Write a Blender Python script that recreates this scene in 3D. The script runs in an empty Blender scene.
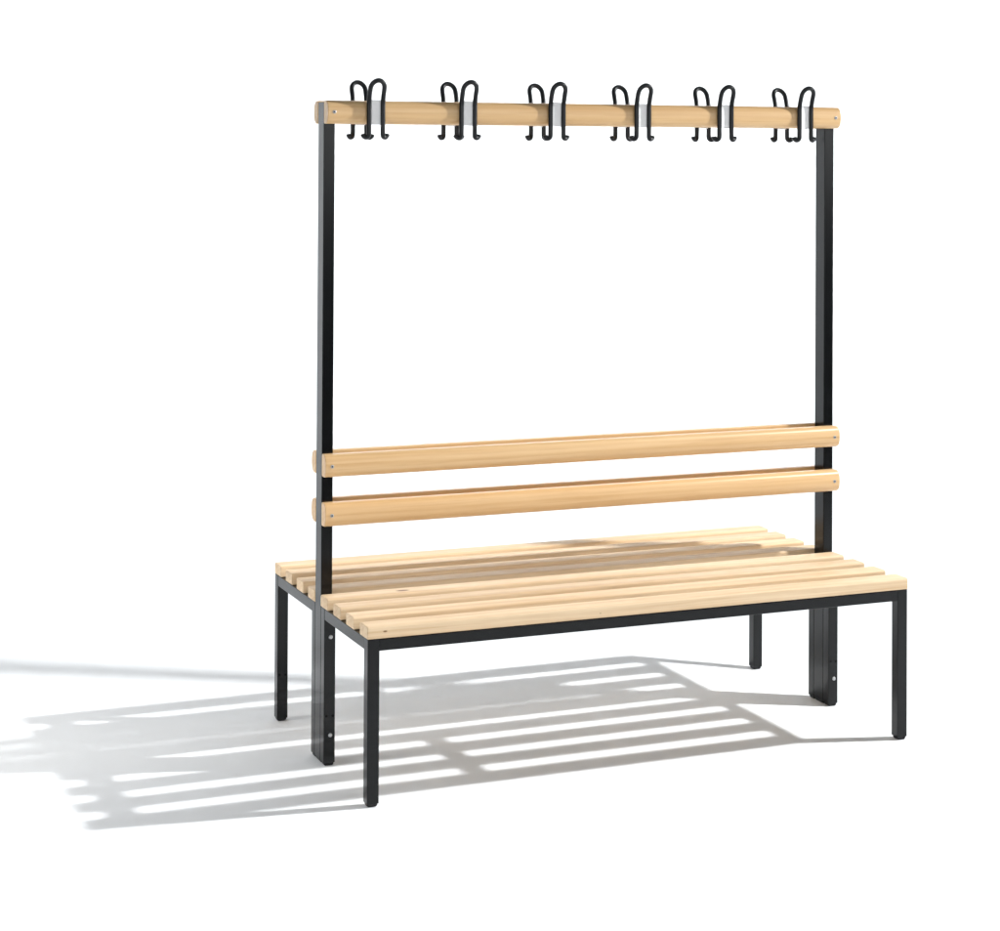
import bpy, bmesh, math, random
from mathutils import Vector, Matrix
random.seed(4)
sc = bpy.context.scene
C = sc.collection

# ---------------------------------------------------------------- camera
# fitted to the photograph: near-level camera with the lens shifted down
YAW, PITCH, ROLL = 0.39113, 0.01115, 0.005226
fw = Vector((math.sin(YAW), math.cos(YAW), 0)); r = Vector((math.cos(YAW), -math.sin(YAW), 0)); up = Vector((0, 0, 1))
fw2 = fw*math.cos(PITCH) + up*math.sin(PITCH); up2 = up*math.cos(PITCH) - fw*math.sin(PITCH)
r3 = r*math.cos(ROLL) + up2*math.sin(ROLL); up3 = up2*math.cos(ROLL) - r*math.sin(ROLL)
cam = bpy.data.cameras.new('camera'); co = bpy.data.objects.new('camera', cam); C.objects.link(co)
M = Matrix.Identity(4)
for i in range(3):
    M[i][0] = r3[i]; M[i][1] = up3[i]; M[i][2] = -fw2[i]
M[0][3], M[1][3], M[2][3] = -1.53105, -4.51973, 1.57106
co.matrix_world = M
cam.sensor_width = 36; cam.lens = 71.917; cam.shift_y = -0.34041
cam.clip_end = 200
sc.camera = co

# ---------------------------------------------------------------- render + studio light
sc.render.engine = 'CYCLES'
sc.view_settings.view_transform = 'Standard'; sc.view_settings.look = 'None'
sc.view_settings.exposure = 0.0; sc.view_settings.gamma = 1.0
w = bpy.data.worlds.new('World'); sc.world = w; w.use_nodes = True
bg = w.node_tree.nodes['Background']
# dim studio: pale bounce from the ceiling, dark below the table-high horizon
wt = w.node_tree; tcw = wt.nodes.new('ShaderNodeTexCoord'); sp = wt.nodes.new('ShaderNodeSeparateXYZ'); rp = wt.nodes.new('ShaderNodeMapRange')
wt.links.new(tcw.outputs['Generated'], sp.inputs[0]); wt.links.new(sp.outputs['Z'], rp.inputs[0])
rp.inputs[1].default_value = -.15; rp.inputs[2].default_value = .15; rp.inputs[3].default_value = .04; rp.inputs[4].default_value = .17
bg.inputs[0].default_value = (0.88, 0.95, 1.0, 1); wt.links.new(rp.outputs[0], bg.inputs[1])

def key_lamp(name, loc, strength, radius, col):
    l = bpy.data.lights.new(name, 'POINT'); l.color = col; l.shadow_soft_size = radius; l.energy = 1.0
    l.use_nodes = True; nt = l.node_tree
    em = nt.nodes['Emission']; f = nt.nodes.new('ShaderNodeLightFalloff')
    f.inputs['Strength'].default_value = strength
    nt.links.new(f.outputs['Constant'], em.inputs['Strength'])
    o = bpy.data.objects.new(name, l); o.location = loc; C.objects.link(o); return o
def area(name, loc, target, sx, sy, e, col=(1, 1, 1)):
    l = bpy.data.lights.new(name, 'AREA'); l.shape = 'RECTANGLE'; l.size = sx; l.size_y = sy; l.energy = e; l.color = col
    o = bpy.data.objects.new(name, l); o.location = loc
    o.rotation_euler = (Vector(target)-Vector(loc)).to_track_quat('-Z', 'Y').to_euler()
    C.objects.link(o); return o
key_lamp('key_lamp', (2.856, -0.388, 2.318), 56.0, 0.062, (1.0, 1.0, 0.995))
area('front_softbox', (-3.2, -5.2, 1.3), (0.6, 0.2, 0.9), 1.6, 1.8, 80)
area('front_right_softbox', (3.3, -4.9, 2.15), (1.6, 0.3, 1.5), 4.6, 1.5, 62, (0.98, 0.99, 1.0))
lo = area('left_floor_fill', (-1.72, 0.70, 1.0), (-1.20, 0.75, 0), 0.5, 2.4, 9.0, (1.0, .955, .90)); lo.data.spread = math.radians(120)  # added fill lamp: whitens the left floor and fades the bench shadow there

# ---------------------------------------------------------------- dimensions (metres)
L, D, P, H, T = 1.515, 0.3737, 0.050, 0.3987, 0.0300
B = 2*D + P
SW = 0.0597; SG = (D - 4*SW)/3
RAIL = (1.629, 1.6885); BACK = ((0.6042, 0.6638), (0.7293, 0.7870)); ST = 0.0360
TUBE = 0.030; CAP = 0.008

# ---------------------------------------------------------------- materials
def mat(name):
    m = bpy.data.materials.new(name); m.use_nodes = True
    return m, m.node_tree, m.node_tree.nodes['Principled BSDF']
def nd(nt, t, **k):
    n = nt.nodes.new(t)
    for a, b in k.items(): setattr(n, a, b)
    return n
def wood(name, light, dark, seed, knots=(), rough=.5, spec=.2):
    m, nt, b = mat(name); L_ = nt.links.new
    tc = nd(nt, 'ShaderNodeTexCoord'); oi = nd(nt, 'ShaderNodeObjectInfo')
    off = nd(nt, 'ShaderNodeVectorMath', operation='SCALE'); off.inputs[0].default_value = (37.0, 11.0 + seed, 23.0)
    L_(oi.outputs['Random'], off.inputs['Scale'])
    add = nd(nt, 'ShaderNodeVectorMath', operation='ADD'); L_(tc.outputs['Object'], add.inputs[0]); L_(off.outputs[0], add.inputs[1])
    def noise(scale, s, det=4, rough=.55, dist=0):
        mp = nd(nt, 'ShaderNodeMapping'); mp.inputs['Scale'].default_value = scale; L_(add.outputs[0], mp.inputs[0])
        n = nd(nt, 'ShaderNodeTexNoise'); n.inputs['Scale'].default_value = s; n.inputs['Detail'].default_value = det
        n.inputs['Roughness'].default_value = rough; n.inputs['Distortion'].default_value = dist
        L_(mp.outputs[0], n.inputs['Vector']); return n
    broad = noise((0.9, 14, 14), 1.6, 3, .5, .6)
    mpw = nd(nt, 'ShaderNodeMapping'); mpw.inputs['Scale'].default_value = (0.55, 9, 9); L_(add.outputs[0], mpw.inputs[0])
    wv = nd(nt, 'ShaderNodeTexWave', wave_type='RINGS', rings_direction='X'); wv.inputs['Scale'].default_value = 2.6
    wv.inputs['Distortion'].default_value = 5.5; wv.inputs['Detail'].default_value = 3; wv.inputs['Detail Scale'].default_value = 1.3
    L_(mpw.outputs[0], wv.inputs['Vector'])
    fine = noise((3.5, 260, 260), 1.0, 3, .6)
    r1 = nd(nt, 'ShaderNodeMapRange'); r1.inputs[1].default_value = .35; r1.inputs[2].default_value = .68; L_(broad.outputs[0], r1.inputs[0])
    mix1 = nd(nt, 'ShaderNodeMix', data_type='RGBA'); L_(r1.outputs[0], mix1.inputs[0])
    mix1.inputs[6].default_value = (*light, 1); mix1.inputs[7].default_value = (*[a*.62+c*.38 for a, c in zip(light, dark)], 1)
    mix2 = nd(nt, 'ShaderNodeMix', data_type='RGBA', blend_type='MIX')
    r2 = nd(nt, 'ShaderNodeMapRange'); r2.inputs[1].default_value = .3; r2.inputs[2].default_value = 1.; r2.inputs[4].default_value = .20
    L_(wv.outputs['Fac'], r2.inputs[0]); L_(r2.outputs[0], mix2.inputs[0]); L_(mix1.outputs[2], mix2.inputs[6]); mix2.inputs[7].default_value = (*dark, 1)
    mix3 = nd(nt, 'ShaderNodeMix', data_type='RGBA')
    r3_ = nd(nt, 'ShaderNodeMapRange'); r3_.inputs[1].default_value = .5; r3_.inputs[2].default_value = .75; r3_.inputs[4].default_value = .48
    L_(fine.outputs[0], r3_.inputs[0]); L_(r3_.outputs[0], mix3.inputs[0]); L_(mix2.outputs[2], mix3.inputs[6]); mix3.inputs[7].default_value = (*dark, 1)
    last = mix3
    for (kx, ky, kz, kr) in knots:      # knots that grew in the board
        sub = nd(nt, 'ShaderNodeVectorMath', operation='SUBTRACT'); L_(tc.outputs['Object'], sub.inputs[0]); sub.inputs[1].default_value = (kx, ky, kz)
        mu = nd(nt, 'ShaderNodeVectorMath', operation='MULTIPLY'); L_(sub.outputs[0], mu.inputs[0]); mu.inputs[1].default_value = (.42, 1, 1)
        ln = nd(nt, 'ShaderNodeVectorMath', operation='LENGTH'); L_(mu.outputs[0], ln.inputs[0])
        rr = nd(nt, 'ShaderNodeMapRange', interpolation_type='SMOOTHSTEP'); rr.inputs[1].default_value = kr; rr.inputs[2].default_value = kr*.35
        rr.inputs[3].default_value = 0; rr.inputs[4].default_value = .95
        L_(ln.outputs['Value'], rr.inputs[0])
        mk = nd(nt, 'ShaderNodeMix', data_type='RGBA'); L_(rr.outputs[0], mk.inputs[0]); L_(last.outputs[2], mk.inputs[6]); mk.inputs[7].default_value = (.20, .09, .035, 1)
        last = mk
    # board to board difference
    hs = nd(nt, 'ShaderNodeHueSaturation'); L_(last.outputs[2], hs.inputs['Color'])
    rv = nd(nt, 'ShaderNodeMapRange'); rv.inputs[3].default_value = .90; rv.inputs[4].default_value = 1.06; L_(oi.outputs['Random'], rv.inputs[0]); L_(rv.outputs[0], hs.inputs['Value'])
    L_(hs.outputs[0], b.inputs['Base Color'])
    b.inputs['Roughness'].default_value = rough; b.inputs['Specular IOR Level'].default_value = spec
    bp = nd(nt, 'ShaderNodeBump'); bp.inputs['Strength'].default_value = .12; bp.inputs['Distance'].default_value = .0006
    L_(fine.outputs[0], bp.inputs['Height']); L_(bp.outputs[0], b.inputs['Normal'])
    return m
SEAT_L, SEAT_D = (.82, .635, .425), (.56, .34, .16)
BACK_L, BACK_D = (.78, .525, .27), (.58, .32, .12)
m_seat = wood('seat_wood', SEAT_L, SEAT_D, 0)
m_seat_knot = wood('seat_wood_knot', SEAT_L, SEAT_D, 0, [(.209, .027, T, .0105)])
m_seat_front = wood('seat_wood_front', SEAT_L, SEAT_D, 0, [(.043, .0, .0165, .0030), (.61, .0, .012, .0012)])
m_back = wood('backrest_wood', BACK_L, BACK_D, 3, (), .34, .5)

def paint(name, col, rough, bump=.02):
    m, nt, b = mat(name)
    b.inputs['Base Color'].default_value = (*col, 1); b.inputs['Roughness'].default_value = rough
    n = nd(nt, 'ShaderNodeTexNoise'); n.inputs['Scale'].default_value = 900; n.inputs['Detail'].default_value = 2
    tc = nd(nt, 'ShaderNodeTexCoord'); nt.links.new(tc.outputs['Object'], n.inputs['Vector'])
    bp = nd(nt, 'ShaderNodeBump'); bp.inputs['Strength'].default_value = bump; bp.inputs['Distance'].default_value = .0005
    nt.links.new(n.outputs[0], bp.inputs['Height']); nt.links.new(bp.outputs[0], b.inputs['Normal'])
    b.inputs['Specular IOR Level'].default_value = .29
    n2 = nd(nt, 'ShaderNodeTexNoise'); n2.inputs['Scale'].default_value = 14; nt.links.new(tc.outputs['Object'], n2.inputs['Vector'])
    rr = nd(nt, 'ShaderNodeMapRange'); rr.inputs[3].default_value = rough*.85; rr.inputs[4].default_value = rough*1.2
    nt.links.new(n2.outputs[0], rr.inputs[0]); nt.links.new(rr.outputs[0], b.inputs['Roughness'])
    return m
m_black = paint('black_powder_coat', (.0038, .0043, .0048), .20, .04)
m_cap = paint('black_plastic', (.008, .008, .009), .45)
m_hole = paint('hole_black', (.001, .001, .001), .9)
m_wire = paint('black_hook_coat', (.012, .013, .015), .30)
m_plate = paint('white_plate', (.97, .965, .96), .35)
m_steel, nt, b = mat('zinc_steel'); b.inputs['Base Color'].default_value = (.42, .43, .44, 1); b.inputs['Metallic'].default_value = .6; b.inputs['Roughness'].default_value = .38
m_floor, nt, b = mat('studio_floor'); b.inputs['Base Color'].default_value = (.836, .858, .880, 1); b.inputs['Roughness'].default_value = .9; b.inputs['Specular IOR Level'].default_value = .1
n = nd(nt, 'ShaderNodeTexNoise'); n.inputs['Scale'].default_value = 300; bp = nd(nt, 'ShaderNodeBump'); bp.inputs['Strength'].default_value = .05; bp.inputs['Distance'].default_value = .0004
nt.links.new(n.outputs[0], bp.inputs['Height']); nt.links.new(bp.outputs[0], b.inputs['Normal'])

# ---------------------------------------------------------------- helpers
def link(name, bm, mats, parent=None, loc=(0, 0, 0), smooth=38, wn=True):
    me = bpy.data.meshes.new(name); bmesh.ops.recalc_face_normals(bm, faces=bm.faces); bm.to_mesh(me); bm.free()
    for mm in (mats if isinstance(mats, (list, tuple)) else [mats]): me.materials.append(mm)
    for p in me.polygons: p.use_smooth = True
    me.set_sharp_from_angle(angle=math.radians(smooth))
    o = bpy.data.objects.new(name, me); C.objects.link(o); o.location = loc
    if parent: o.parent = parent
    if wn:
        md = o.modifiers.new('weighted', 'WEIGHTED_NORMAL'); md.keep_sharp = True; md.weight = 80
    return o
def rrect(w, h, rs, seg=5, cx=0, cy=0, bulge=0):
    """rounded rectangle w x h centred; rs = radii at (-,-),(+,-),(+,+),(-,+)"""
    pts = []
    for (sx, sy, a0), rr in zip(((-1, -1, 180), (1, -1, 270), (1, 1, 0), (-1, 1, 90)), rs):
        x, y = sx*(w/2-rr), sy*(h/2-rr)
        for k in range(seg+1):
            a = math.radians(a0 + 90*k/seg); pts.append((cx+x+rr*math.cos(a), cy+y+rr*math.sin(a)))
    return pts
def shrink(pts, d):
    cx = sum(p[0] for p in pts)/len(pts); cy = sum(p[1] for p in pts)/len(pts)
    w = max(abs(p[0]-cx) for p in pts); h = max(abs(p[1]-cy) for p in pts)
    return [(cx+(p[0]-cx)*(w-d)/w, cy+(p[1]-cy)*(h-d)/h) for p in pts]
def loft(bm, rings, f, mi=0):
    """rings: list of (t, pts); f maps (t, u, v) -> xyz"""
    vr = [[bm.verts.new(f(t, u, v)) for u, v in pts] for t, pts in rings]
    n = len(vr[0]); fs = []
    for a, b_ in zip(vr, vr[1:]):
        for i in range(n): fs.append(bm.faces.new((a[i], a[(i+1) % n], b_[(i+1) % n], b_[i])))
    fs.append(bm.faces.new(vr[0][::-1])); fs.append(bm.faces.new(vr[-1]))
    for q in fs: q.material_index = mi
    return fs
def bar(bm, axis, t0, t1, pts, e=.0015):
    f = {'x': lambda t, u, v: (t, u, v), 'y': lambda t, u, v: (u, t, v), 'z': lambda t, u, v: (u, v, t)}[axis]
    if e: rings = [(t0, shrink(pts, e)), (t0+e*.3, shrink(pts, e*.3)), (t0+e, pts), (t1-e, pts), (t1-e*.3, shrink(pts, e*.3)), (t1, shrink(pts, e))]
    else: rings = [(t0, pts), (t1, pts)]
    loft(bm, rings, f)
def disc(bm, c, rad, depth, mi=0, dome=0.0, seg=20):
    """little round head whose axis is -y, c on the surface"""
    rings = []
    for t, k in ((0, 1), (depth*.6, 1), (depth*.9, .86), (depth, .6)):
        rings.append((t, [(rad*k*math.cos(2*math.pi*i/seg), rad*k*math.sin(2*math.pi*i/seg)) for i in range(seg)]))
    loft(bm, rings, lambda t, u, v: (c[0]+u, c[1]-t, c[2]+v), mi)
def tube(bm, path, rad):
    n = len(path); N = 10; rings = []; prev = None
    for i, p in enumerate(path):
        t = (path[min(i+1, n-1)] - path[max(i-1, 0)]).normalized()
        if prev is None:
            prev = t.orthogonal().normalized()
        prev = (prev - t*prev.dot(t)).normalized(); s = t.cross(prev)
        rr = rad[i] if isinstance(rad, list) else rad
        rings.append([bm.verts.new(p + (prev*math.cos(2*math.pi*k/N) + s*math.sin(2*math.pi*k/N))*rr) for k in range(N)])
    for a, b_ in zip(rings, rings[1:]):
        for i in range(N): bm.faces.new((a[i], a[(i+1) % N], b_[(i+1) % N], b_[i]))
    bm.faces.new(rings[0][::-1]); bm.faces.new(rings[-1])

# ---------------------------------------------------------------- setting: white paper sweep
bm = bmesh.new()
prof = [(-2.3, 0), (3.2, 0)]
R = 1.3
for k in range(1, 25):
    a = math.radians(90*k/24); prof.append((3.2+R*math.sin(a), R*(1-math.cos(a))))
prof.append((3.2+R, 6.5))
fl = prof[:2]; bk = prof[1:]
def sheet(pts, x0=-7, x1=10):
    bm = bmesh.new(); a = [bm.verts.new((x0, y, z)) for y, z in pts]; b_ = [bm.verts.new((x1, y, z)) for y, z in pts]
    for i in range(len(pts)-1): bm.faces.new((a[i], b_[i], b_[i+1], a[i+1]))
    return bm
o = link('floor', sheet(fl), m_floor, wn=False); o['kind'] = 'structure'
o = link('backdrop', sheet(bk), m_floor, wn=False); o['kind'] = 'structure'

# ---------------------------------------------------------------- the bench
bench = bpy.data.objects.new('cloakroom_bench', None); C.objects.link(bench)
bench.empty_display_size = .2
bench['label'] = 'double sided slatted wooden bench with black steel legs and a raised coat hook rail'
bench['category'] = 'bench'

def square(w=TUBE, h=TUBE, rr=.0022): return rrect(w, h, (rr,)*4, 3)
def foot_cap(w, h, parent):
    bm = bmesh.new()
    base = rrect(w, h, (.004,)*4, 4)
    rings = [(0, shrink(base, .0055)), (.0008, shrink(base, .0042)), (.0026, shrink(base, .0030)), (.0052, shrink(base, .0022)), (CAP+.002, shrink(base, .0020))]
    loft(bm, rings, lambda t, u, v: (u, v, t))
    return link('foot_cap', bm, m_cap, parent)
def leg(x, y, top, w=TUBE, h=TUBE, name='leg', holes=(), bolts=()):
    bm = bmesh.new(); bar(bm, 'z', CAP, top, square(w, h), .0008)
    for dx, z in holes: disc(bm, (dx, -h/2+.0004, z), .0034, .0006, 1)
    o = link(name, bm, [m_black, m_hole], bench, (x, y, 0))
    foot_cap(w, h, o)
    for z in bolts:
        b2 = bmesh.new(); disc(b2, (0, 0, 0), .0052, .0030)
        link('bolt', b2, m_steel, o, (.0017, -h/2-.0001, z))
    return o
HOL = ((-.0085, .127), (.0085, .126))
t2 = TUBE/2
for xi in (t2, L-t2):
    near = xi < 1
    leg(xi, t2, H)                                                   # outer leg, front bench
    leg(xi, D-t2, H, holes=HOL, bolts=(.326, .078))                  # inner leg, front bench
    leg(xi, D+P+t2, H)                                               # inner leg, rear bench
    leg(xi, B-t2, H, holes=HOL if near else ())                      # outer leg, rear bench
    leg(xi, D+P/2, RAIL[1]-.004, TUBE, P-.0006, 'post')

def seat_frame(y0, y1):
    bm = bmesh.new(); i = .0006; zc = H-t2
    sq = lambda c: [(c+u, zc+v) for u, v in square(TUBE-2*i, TUBE-2*i)]
    for yc in (y0+t2, y1-t2): bar(bm, 'x', TUBE+.0003, L-TUBE-.0003, sq(yc), .0002)
    for xc in (t2, L-t2): bar(bm, 'y', y0+TUBE+.0003, y1-TUBE-.0003, sq(xc), .0002)
    bar(bm, 'y', y0+TUBE-i, y1-TUBE+i, [(L/2+u, zc+v-.0008) for u, v in square(TUBE-.002, TUBE-.002)], .0002)
    return link('seat_frame', bm, m_black, bench)
seat_frame(0, D); seat_frame(D+P, B)

def board(name, x0, x1, y, z, w, h, rs, m, e=.0018, pts=None):
    
    bm = bmesh.new(); bar(bm, 'x', x0, x1, pts or rrect(w, h, rs, 7, w/2, h/2), e)
    return link(name, bm, m, bench, (0, y, z), smooth=50)
for side in (0, 1):
    for k in range(4):
        y = k*(SW+SG) + (D+P if side else 0) - (.0012 if (side == 0 and k == 0) else 0)
        m = m_seat
        if side == 0 and k == 3: m = m_seat_knot
        if side == 0 and k == 0: m = m_seat_front
        dx = random.uniform(-.0007, .0007)
        board('seat_slat', -.0012+dx, L+.0015+dx, y, H+.0003, SW, T, (.0025, .0025, .006, .006), m, .0028)

def screw(parent, x, y, z):
    bm = bmesh.new(); disc(bm, (0, 0, 0), .0046, .0016, 0)
    disc(bm, (0, -.0015, 0), .0019, .0004, 1)
    return link('screw', bm, [m_steel, m_cap], parent, (x, y, z))
def convex(h, flip):
    """board section with a gently bulged front (-y) face, rounded into flat top and bottom"""
    pts = []
    for k in range(-14, 15):
        q = math.sin(math.radians(90*k/14)); pts.append((.0075*abs(q)**2 + .0095*abs(q)**7, h/2 + q*h/2))
    pts += [(ST-.003, h), (ST-.0009, h-.0009), (ST, h-.003), (ST, .003), (ST-.0009, .0009), (ST-.003, 0)]
    return [(ST-y, z) for y, z in pts] if flip else pts
for name, (z0, z1) in (('backrest_slat', BACK[0]), ('backrest_slat', BACK[1]), ('hook_rail', RAIL)):
    h = z1-z0
    o = board(name, -.0008, L+.0012, D-ST-.0002, z0, ST, h, None, m_back, .0025, convex(h, False))
    for x in (.0165, L-.0165): screw(o, x, .0001, h/2)
    board(name, -.0008, L+.0012, D+P+.0002, z0, ST, h, None, m_back, .0025, convex(h, True))

def hook_path():
    x0 = .0188; zb = 1.5945; right = []
    lean = lambda z: 0 if z < 1.682 else -.021*((z-1.682)/.058)**1.5
    # outward turned tip, then up
    for k in range(9):
        a = math.radians(-10 - 170*k/8)
        right.append(Vector((x0+.0066+.0066*math.cos(a), .0060*(1-k/8), zb+.0076+.0076*math.sin(a))))
    right[0] += Vector((0, .0005, .0025))
    for z in (1.615, 1.64, 1.665, 1.682, 1.692, 1.702, 1.712): right.append(Vector((x0, lean(z), z)))
    cz = 1.720; rad = x0
    for k in range(0, 7):
        a = math.radians(90*k/6); z = cz+.0200*math.sin(a); right.append(Vector((rad*math.cos(a), lean(z), z)))
    left = [Vector((-p.x, p.y, p.z)) for p in right[:-1]]
    return right + left[::-1]
def smooth_path(p, it=1):
    for _ in range(it):
        q = [p[0]]
        for a, b_ in zip(p, p[1:]): q += [a*.75+b_*.25, a*.25+b_*.75]
        p = q + [p[-1]]
    return p
zc = (RAIL[0]+RAIL[1])/2
def make_hook():
    bm = bmesh.new(); p = smooth_path(hook_path()); p = [v-Vector((0, 0, zc)) for v in p]; n = len(p)
    rad = [.0063]*n
    for i in range(4): rad[i] = rad[n-1-i] = (.0052, .0074, .0072, .0066)[i]
    tube(bm, p, rad)
    o = link('coat_hook', bm, m_wire, bench, smooth=80, wn=False)
    b2 = bmesh.new(); bar(b2, 'y', .0022, .0040, [(u, v) for u, v in rrect(.0300, .0640, (.0015,)*4, 3)], .0004)
    q = link('mounting_plate', b2, m_plate, o)
    return o, q
h0, p0 = make_hook(); first = True
for xc in [.1262+.2540*k for k in range(6)]:
    for side in (0, 1):
        if first: o, q = h0, p0; first = False
        else:
            o = h0.copy(); C.objects.link(o); q = p0.copy(); C.objects.link(q); o.parent = bench; q.parent = o
        o.location = (xc, D-ST-.0046, zc) if side == 0 else (xc, D+P+ST+.0046, zc)
        o.rotation_euler = (0, 0, math.pi if side else 0)
        o['group'] = 'coat hooks along the rail'
